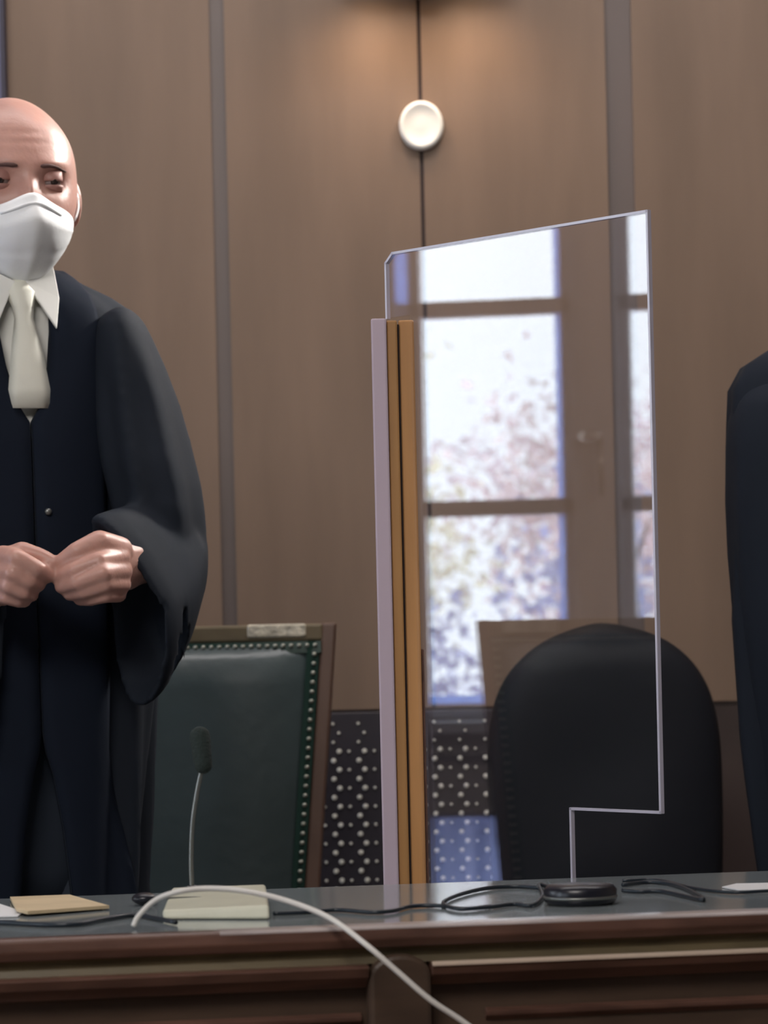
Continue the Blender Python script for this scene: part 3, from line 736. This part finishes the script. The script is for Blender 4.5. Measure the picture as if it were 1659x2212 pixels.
    for s in (-1, 1):
        rings = []
        for z, rx, ry in ((1.05, .060, .09), (.95, .066, .095), (.8, .068, .09), (.5, .065, .08), (.08, .06, .075)):
            rings.append([T(s*.070 + rx*math.cos(t), ry*math.sin(t), z) for t in [2*PI*k/20 for k in range(20)]])
        loft(bm, rings)
    loft(bm, [[T(rx*math.cos(t), ry*math.sin(t), z) for t in [2*PI*i/28 for i in range(28)]] for z, rx, ry in ((1.12, .120, .10), (1.0, .126, .105), (.88, .12, .10), (.80, .06, .07))])
    obj('trousers', bm, TROUS, root, True)
    for s in (-1, 1):
        bm = bmesh.new(); ellipsoid(bm, T(s*.095, -.06, .045-dz), (.048, .14, .045), R); obj('shoe', bm, SHOE, root, True)
    return root

def ringz(cx, cy, z, rx, ry, ph=0, amp=.04, k=7, n=40):
    return [Vector((cx + rx*(1+amp*math.sin(k*t+ph))*math.cos(t), cy + ry*(1+amp*math.sin(k*t+ph+1))*math.sin(t), z)) for t in [2*PI*i/n for i in range(n)]]

DP = 4.02
c1 = P(20, 1400, DP)
def man_right_sleeve(bm, T):
    # viewer's right: upper sleeve from px outline, then the wide forearm sleeve
    tab = [(668, 250, 280), (684, 222, 300), (705, 205, 315), (740, 200, 332), (800, 198, 357), (880, 198, 385), (950, 202, 405), (1010, 212, 420), (1060, 225, 432), (1110, 238, 439), (1160, 250, 443), (1195, 275, 443), (1212, 310, 432)]
    rings = []
    for i, (y, xi, xo) in enumerate(tab):
        D = 4.0 - .03*sstep(700, 1200, y); a = P(xi, y, D); b = P(xo, y, D)
        ry = (.045, .06, .07, .078, .085, .09, .095, .10, .10, .10, .095, .08, .06)[i]
        rings.append(ringz((a.x+b.x)/2, D, a.z, (b.x-a.x)/2, ry, ph=.002*y, amp=.06*sstep(700, 880, y), k=8))
    loft(bm, rings)
    # forearm sleeve: rings perpendicular to the forearm
    spec = [  # px x, top y, bottom y, D, thickness
        (415, 1125, 1225, 3.99, .035), (392, 1085, 1330, 3.96, .055), (366, 1080, 1420, 3.93, .062), (340, 1088, 1478, 3.90, .064), (318, 1100, 1512, 3.87, .062), (300, 1112, 1530, 3.85, .056)]
    rings = []; n = 40
    dirv = Vector((-.80, -.60, 0)); side = Vector((.60, -.80, 0))
    def ring(px, yt, yb, D, th, shift=0, sc=1.0, lean=0):
        a = P(px, yt, D); b = P(px, yb, D); c = (a+b)/2 + dirv*shift; h = (a.z-b.z)/2*sc; th *= sc; r = []
        for i in range(n):
            t = 2*PI*i/n; zz = math.cos(t)*h; wz = th*(1 - .25*math.cos(t))*(1+.04*math.sin(4*t+1.0))
            r.append(c + side*(math.sin(t)*wz) + EZ*zz + dirv*(lean*max(0, math.cos(t))))
        return r
    for i, s_ in enumerate(spec): rings.append(ring(*s_, lean=.012*i))
    last = spec[-1]
    rings.append(ring(*last, shift=.004, sc=.95, lean=.060))
    rings.append(ring(*last, shift=-.012, sc=.80, lean=.05)); rings.append(ring(*last, shift=-.05, sc=.62, lean=.02))
    loft(bm, rings)
def man_left_sleeve(bm, T):
    tab = [(672, 0, 280), (690, 0, 300), (740, 0, 335), (800, 0, 357), (880, 0, 385), (950, 0, 405), (1060, 0, 432), (1150, 0, 440), (1205, 0, 420)]
    rings = []
    for i, (y, _, xo) in enumerate(tab):
        D = 4.03; inner = (.13, .12, .115, .115, .115, .12, .13, .15, .18)[i]; z = P(-10, y, D).z; o_ = (xo-20)/1738
        rings.append(ringz(c1.x-(inner+o_)/2*.97, D, z, (o_-inner)/2*.97, (.05, .06, .075, .085, .09, .095, .10, .095, .06)[i], ph=.002*y, amp=.03))
    loft(bm, rings)
    a = P(-390, 1180, 3.99); rings = []; n = 36
    for k, (f, up, dn, th) in enumerate(((0, .05, .06, .05), (.25, .055, .13, .07), (.5, .05, .19, .075), (.75, .045, .225, .07), (1, .04, .24, .065), (1, .035, .215, .055), (.85, .03, .17, .045))):
        b = P(-75, 1225, 3.80); c = a.lerp(b, f); d = (b-a).normalized(); sd = Vector((d.y, -d.x, 0)).normalized()
        rings.append([c + sd*(math.sin(t)*th) + EZ*((up if math.cos(t) > 0 else dn)*math.cos(t)) for t in [2*PI*i/n for i in range(n)]])
    loft(bm, rings)
def man_hands(bm, T):
    Dh = 3.765
    def q(x, y, dd=0): return P(x, y, Dh+dd)
    # his left hand (viewer's right)
    capsule(bm, q(362, 1185, .18), q(282, 1222, .095), .032, .026)
    capsule(bm, q(268, 1215, .07), q(236, 1222, .045), .034, .032)
    ellipsoid(bm, q(243, 1226, .04), (.026, .026, .036))
    finger(bm, [q(258, 1188, .03), q(215, 1172, 0), q(165, 1192, -.012), q(130, 1214, -.004)], [.0165, .0150, .0118, .0088])       # thumb
    finger(bm, [q(262, 1204, .02), q(214, 1212, -.020), q(160, 1232, -.022), q(126, 1246, -.004)], [.0115, .0108, .0098, .0082])   # index
    finger(bm, [q(266, 1234, .02), q(222, 1238, -.026), q(168, 1258, -.024), q(132, 1268, -.004)], [.0118, .0110, .0098, .0082])   # middle
    finger(bm, [q(264, 1262, .02), q(226, 1263, -.020), q(182, 1278, -.018), q(150, 1284, .0)], [.0112, .0104, .0094, .0080])      # ring
    finger(bm, [q(256, 1284, .025), q(228, 1286, -.010), q(196, 1294, -.008), q(172, 1296, .006)], [.0100, .0092, .0084, .0074])   # little
    # his right hand (viewer's left)
    capsule(bm, q(-260, 1195, .18), q(-45, 1262, .075), .042, .028)
    capsule(bm, q(-25, 1255, .055), q(8, 1240, .035), .034, .030)
    ellipsoid(bm, q(0, 1245, .035), (.028, .026, .036))
    finger(bm, [q(8, 1212, .02), q(48, 1192, .004), q(88, 1202, .0), q(118, 1216, -.004)], [.0150, .0125, .0100, .0082])           # thumb
    finger(bm, [q(6, 1200, .01), q(36, 1206, -.026), q(78, 1228, -.024), q(106, 1244, -.006)], [.0125, .0118, .0105, .0088])        # index
    finger(bm, [q(-2, 1232, .01), q(28, 1238, -.028), q(62, 1256, -.024), q(84, 1264, -.004)], [.0118, .0110, .0098, .0082])        # middle
    finger(bm, [q(-8, 1262, .015), q(20, 1266, -.022), q(50, 1280, -.018), q(70, 1286, .0)], [.0110, .0102, .0092, .0078])        # ring
    finger(bm, [q(-14, 1288, .02), q(14, 1290, -.012), q(38, 1298, -.008), q(54, 1300, .006)], [.0098, .0090, .0082, .0072])      # little
build_person(c1, math.radians(21), 0.0, 'bald person in black robe, white mask and white tie standing behind the bench at left', [man_right_sleeve, man_left_sleeve], man_hands)

c2 = P(1912, 1400, DP); DZ2 = -.085
def side_sleeve(s):
    def f(bm, T):
        tab = [(806, 1652), (818, 1634), (835, 1614), (870, 1594), (910, 1582), (960, 1577), (1080, 1575), (1200, 1578), (1300, 1584), (1380, 1592), (1480, 1605), (1530, 1612), (1600, 1624), (1720, 1634), (1900, 1642), (2060, 1660)]
        rings = []
        for i, (y, xo) in enumerate(tab):
            o_ = (1912-xo)/1738; inn = min(o_-.02, (.10 if i < 2 else .095)); z = P(1700, y, DP).z
            rings.append(ringz(c2.x+s*(o_+inn)/2, DP-.005, z, (o_-inn)/2, (.03, .045, .06, .075, .08, .085, .09, .095, .10, .105, .11, .11, .115, .115, .12, .12)[i], ph=.003*y, amp=.045*sstep(850, 1100, y), k=6))
        loft(bm, rings)
    return f
def low_hands(bm, T):
    for s in (-1, 1):
        capsule(bm, T(s*.11, 0, 1.12), T(s*.11, -.02, .92), .032, .025); ellipsoid(bm, T(s*.11, -.03, .87), (.014, .036, .042))
        for k in range(4):
            y = -.055 + .018*k; finger(bm, [T(s*.112, y, .84), T(s*.110, y-.004, .80), T(s*.106, y-.008, .775), T(s*.10, y-.008, .76+.004*abs(k-1))], [.009, .0085, .008, .007])
        finger(bm, [T(s*.107, -.055, .88), T(s*.101, -.075, .85), T(s*.095, -.08, .82)], [.012, .010, .008])
build_person(c2, math.radians(-8), DZ2, 'person in a black robe standing at the right edge, only a sleeve in view', [side_sleeve(-1), side_sleeve(1)], low_hands, bald=False, mask=False)

# ------------------------------------------------------------------ things on the bench top
ZTOP = ZB + .0005
def T_(x, y, h=0): p = Pz(x, y, ZTOP); p.z += h; return p
# microphone
mb = Pz(470, 1984, ZTOP)
mic = thing('gooseneck_microphone', tuple(mb), 'gooseneck microphone on cream base standing in front of the green chair', 'microphone')
bm = bmesh.new()
fl, fr = T_(352, 1986), T_(583, 1986); bl, br = T_(372, 1950), T_(575, 1950)
hgt = .0165
bot = [fl, fr, br, bl]; top = [fl+EZ*.008+E2*.004, fr+EZ*.0125+E2*.004, br+EZ*.0175, bl+EZ*.0145]
loft(bm, [bot, top]); bevel(obj('microphone_base', bm, CREAM, mic), .003, 3)
bm = bmesh.new(); g0 = T_(446, 1962); box(bm, g0.x-.035, g0.x, g0.y-.022, g0.y-.016, g0.z+.006, g0.z+.0125); obj('talk_button', bm, STEEL, mic)
n0 = P(415, 1926, T_(415, 1950).y)
bm = bmesh.new(); tube(bm, [n0-EZ*.012, n0+EZ*.006], .0042, 12); obj('neck_socket', bm, BLACKP, mic, True)
Dm = n0.y
bm = bmesh.new(); pts = spline([n0, P(413, 1860, Dm), P(416, 1780, Dm), P(426, 1710, Dm), P(439, 1650, Dm)], 8)
tube(bm, pts, [.0024]*len(pts), 8); obj('gooseneck', bm, STEEL, mic, True)
bm = bmesh.new(); a, b = P(439, 1652, Dm), P(432, 1592, Dm+.01)
capsule(bm, a, b, .0088, .0100); obj('foam_windshield', bm, mat('dark_foam', (.012, .022, .020), .9, bump=.5, bscale=300), mic, True)
# white cable arching over the microphone base and down the front
D0 = T_(285, 2006).y
pts = [T_(288, 2006, .002), P(300, 1978, D0), P(335, 1945, D0), P(385, 1926, D0-.01), P(450, 1919, D0-.01), P(530, 1925, D0-.02), P(620, 1946, D0-.03), P(710, 1982, 2.735), P(790, 2040, 2.70), P(860, 2100, 2.695), P(930, 2160, 2.695), P(1010, 2214, 2.70), P(1100, 2290, 2.70), P(1150, 2420, 2.71), P(1160, 2700, 2.71)]
bm = bmesh.new(); tube(bm, spline(pts, 6), .0024, 10)
tag(obj('white_cable', bm, CABLEW, smooth=True), 'white cable arching over the microphone base and down the bench front', 'cable')
# dark cables
def cable(pix, label, r=.0018, hs=None):
    bm = bmesh.new(); pts = [T_(x, y, (hs[i] if hs else 0)+r) for i, (x, y) in enumerate(pix)]
    tube(bm, spline(pts, 6), r, 8); tag(obj('dark_cable', bm, CABLEK, smooth=True), label, 'cable')
cable([(-60, 1994), (40, 2000), (110, 2003), (170, 2001), (230, 1990), (290, 1982), (330, 1988), (380, 1998)], 'dark green cable lying along bench front below the kraft paper', .0022)
cable([(590, 1978), (660, 1975), (730, 1970), (800, 1975), (850, 1972), (890, 1962), (950, 1961), (1000, 1968), (1060, 1962)], 'dark cable running from the cream microphone base to the right', .0019)
cable([(1165, 1922), (1120, 1919), (1060, 1922), (1010, 1932), (970, 1946), (958, 1958), (990, 1968), (1060, 1964), (1110, 1958), (1150, 1960), (1172, 1940), (1165, 1915), (1200, 1925)], 'dark cable looping to the left of the black puck', .0020)
cable([(1345, 1916), (1400, 1910), (1450, 1914), (1490, 1928), (1520, 1948), (1480, 1940), (1430, 1930), (1380, 1930), (1345, 1928)], 'dark cable looping just to the right of the black puck', .0020)
cable([(1345, 1906), (1420, 1904), (1500, 1922), (1580, 1931), (1659, 1928), (1740, 1925)], 'thin dark cable leaving the black puck towards the right edge', .0016)
# socket blob left of the base
bm = bmesh.new(); p = T_(312, 1955); ellipsoid(bm, p+EZ*.006, (.012, .012, .006)); tag(obj('cable_plug', bm, BLACKP, smooth=True), 'small black plug left of the cream microphone base', 'plug')
# black puck
pk0 = T_(1272, 1958); pk = thing('black_puck', tuple(pk0 + E2*.035), 'low black round device with cables on the bench at right', 'device')
pc = pk0 + E2*.032
bm = bmesh.new(); lathe(bm, pc, [(.030, 0), (.033, .003), (.0335, .013), (.030, .0175), (.0005, .0180)], 36); obj('puck_body', bm, BLACKP, pk, True)
bm = bmesh.new(); lathe(bm, pc, [(.0336, .005), (.0342, .0065), (.0336, .008)], 36); obj('puck_ring', bm, STEEL, pk, True)
# papers
def sheet(name, pix, m, label, cat, th=.0012, lift=None):
    bm = bmesh.new(); ps = [T_(x, y, (lift[i] if lift else 0)) for i, (x, y) in enumerate(pix)]
    loft(bm, [ps, [p+EZ*th for p in ps]]); return tag(obj(name, bm, m), label, cat)
sheet('paper_sheet', [(-60, 1984), (38, 1981), (52, 1972), (0, 1955), (-60, 1955)], PAPER, 'white paper lying left of the kraft envelope', 'paper', .0012)
sheet('kraft_envelope', [(36, 1976), (60, 1980), (236, 1965), (150, 1941), (22, 1946)], KRAFT, 'tan kraft envelope lying on the bench before the bald person', 'envelope', .003, [.003, .002, .001, .001, .001])
sheet('paper_sheet', [(1560, 1918), (1600, 1925), (1720, 1922), (1720, 1908), (1590, 1911)], PAPER, 'white paper lying at the right edge of the bench', 'paper', .0012)
for o in bpy.data.objects:
    if '_o' in o: del o['_o']
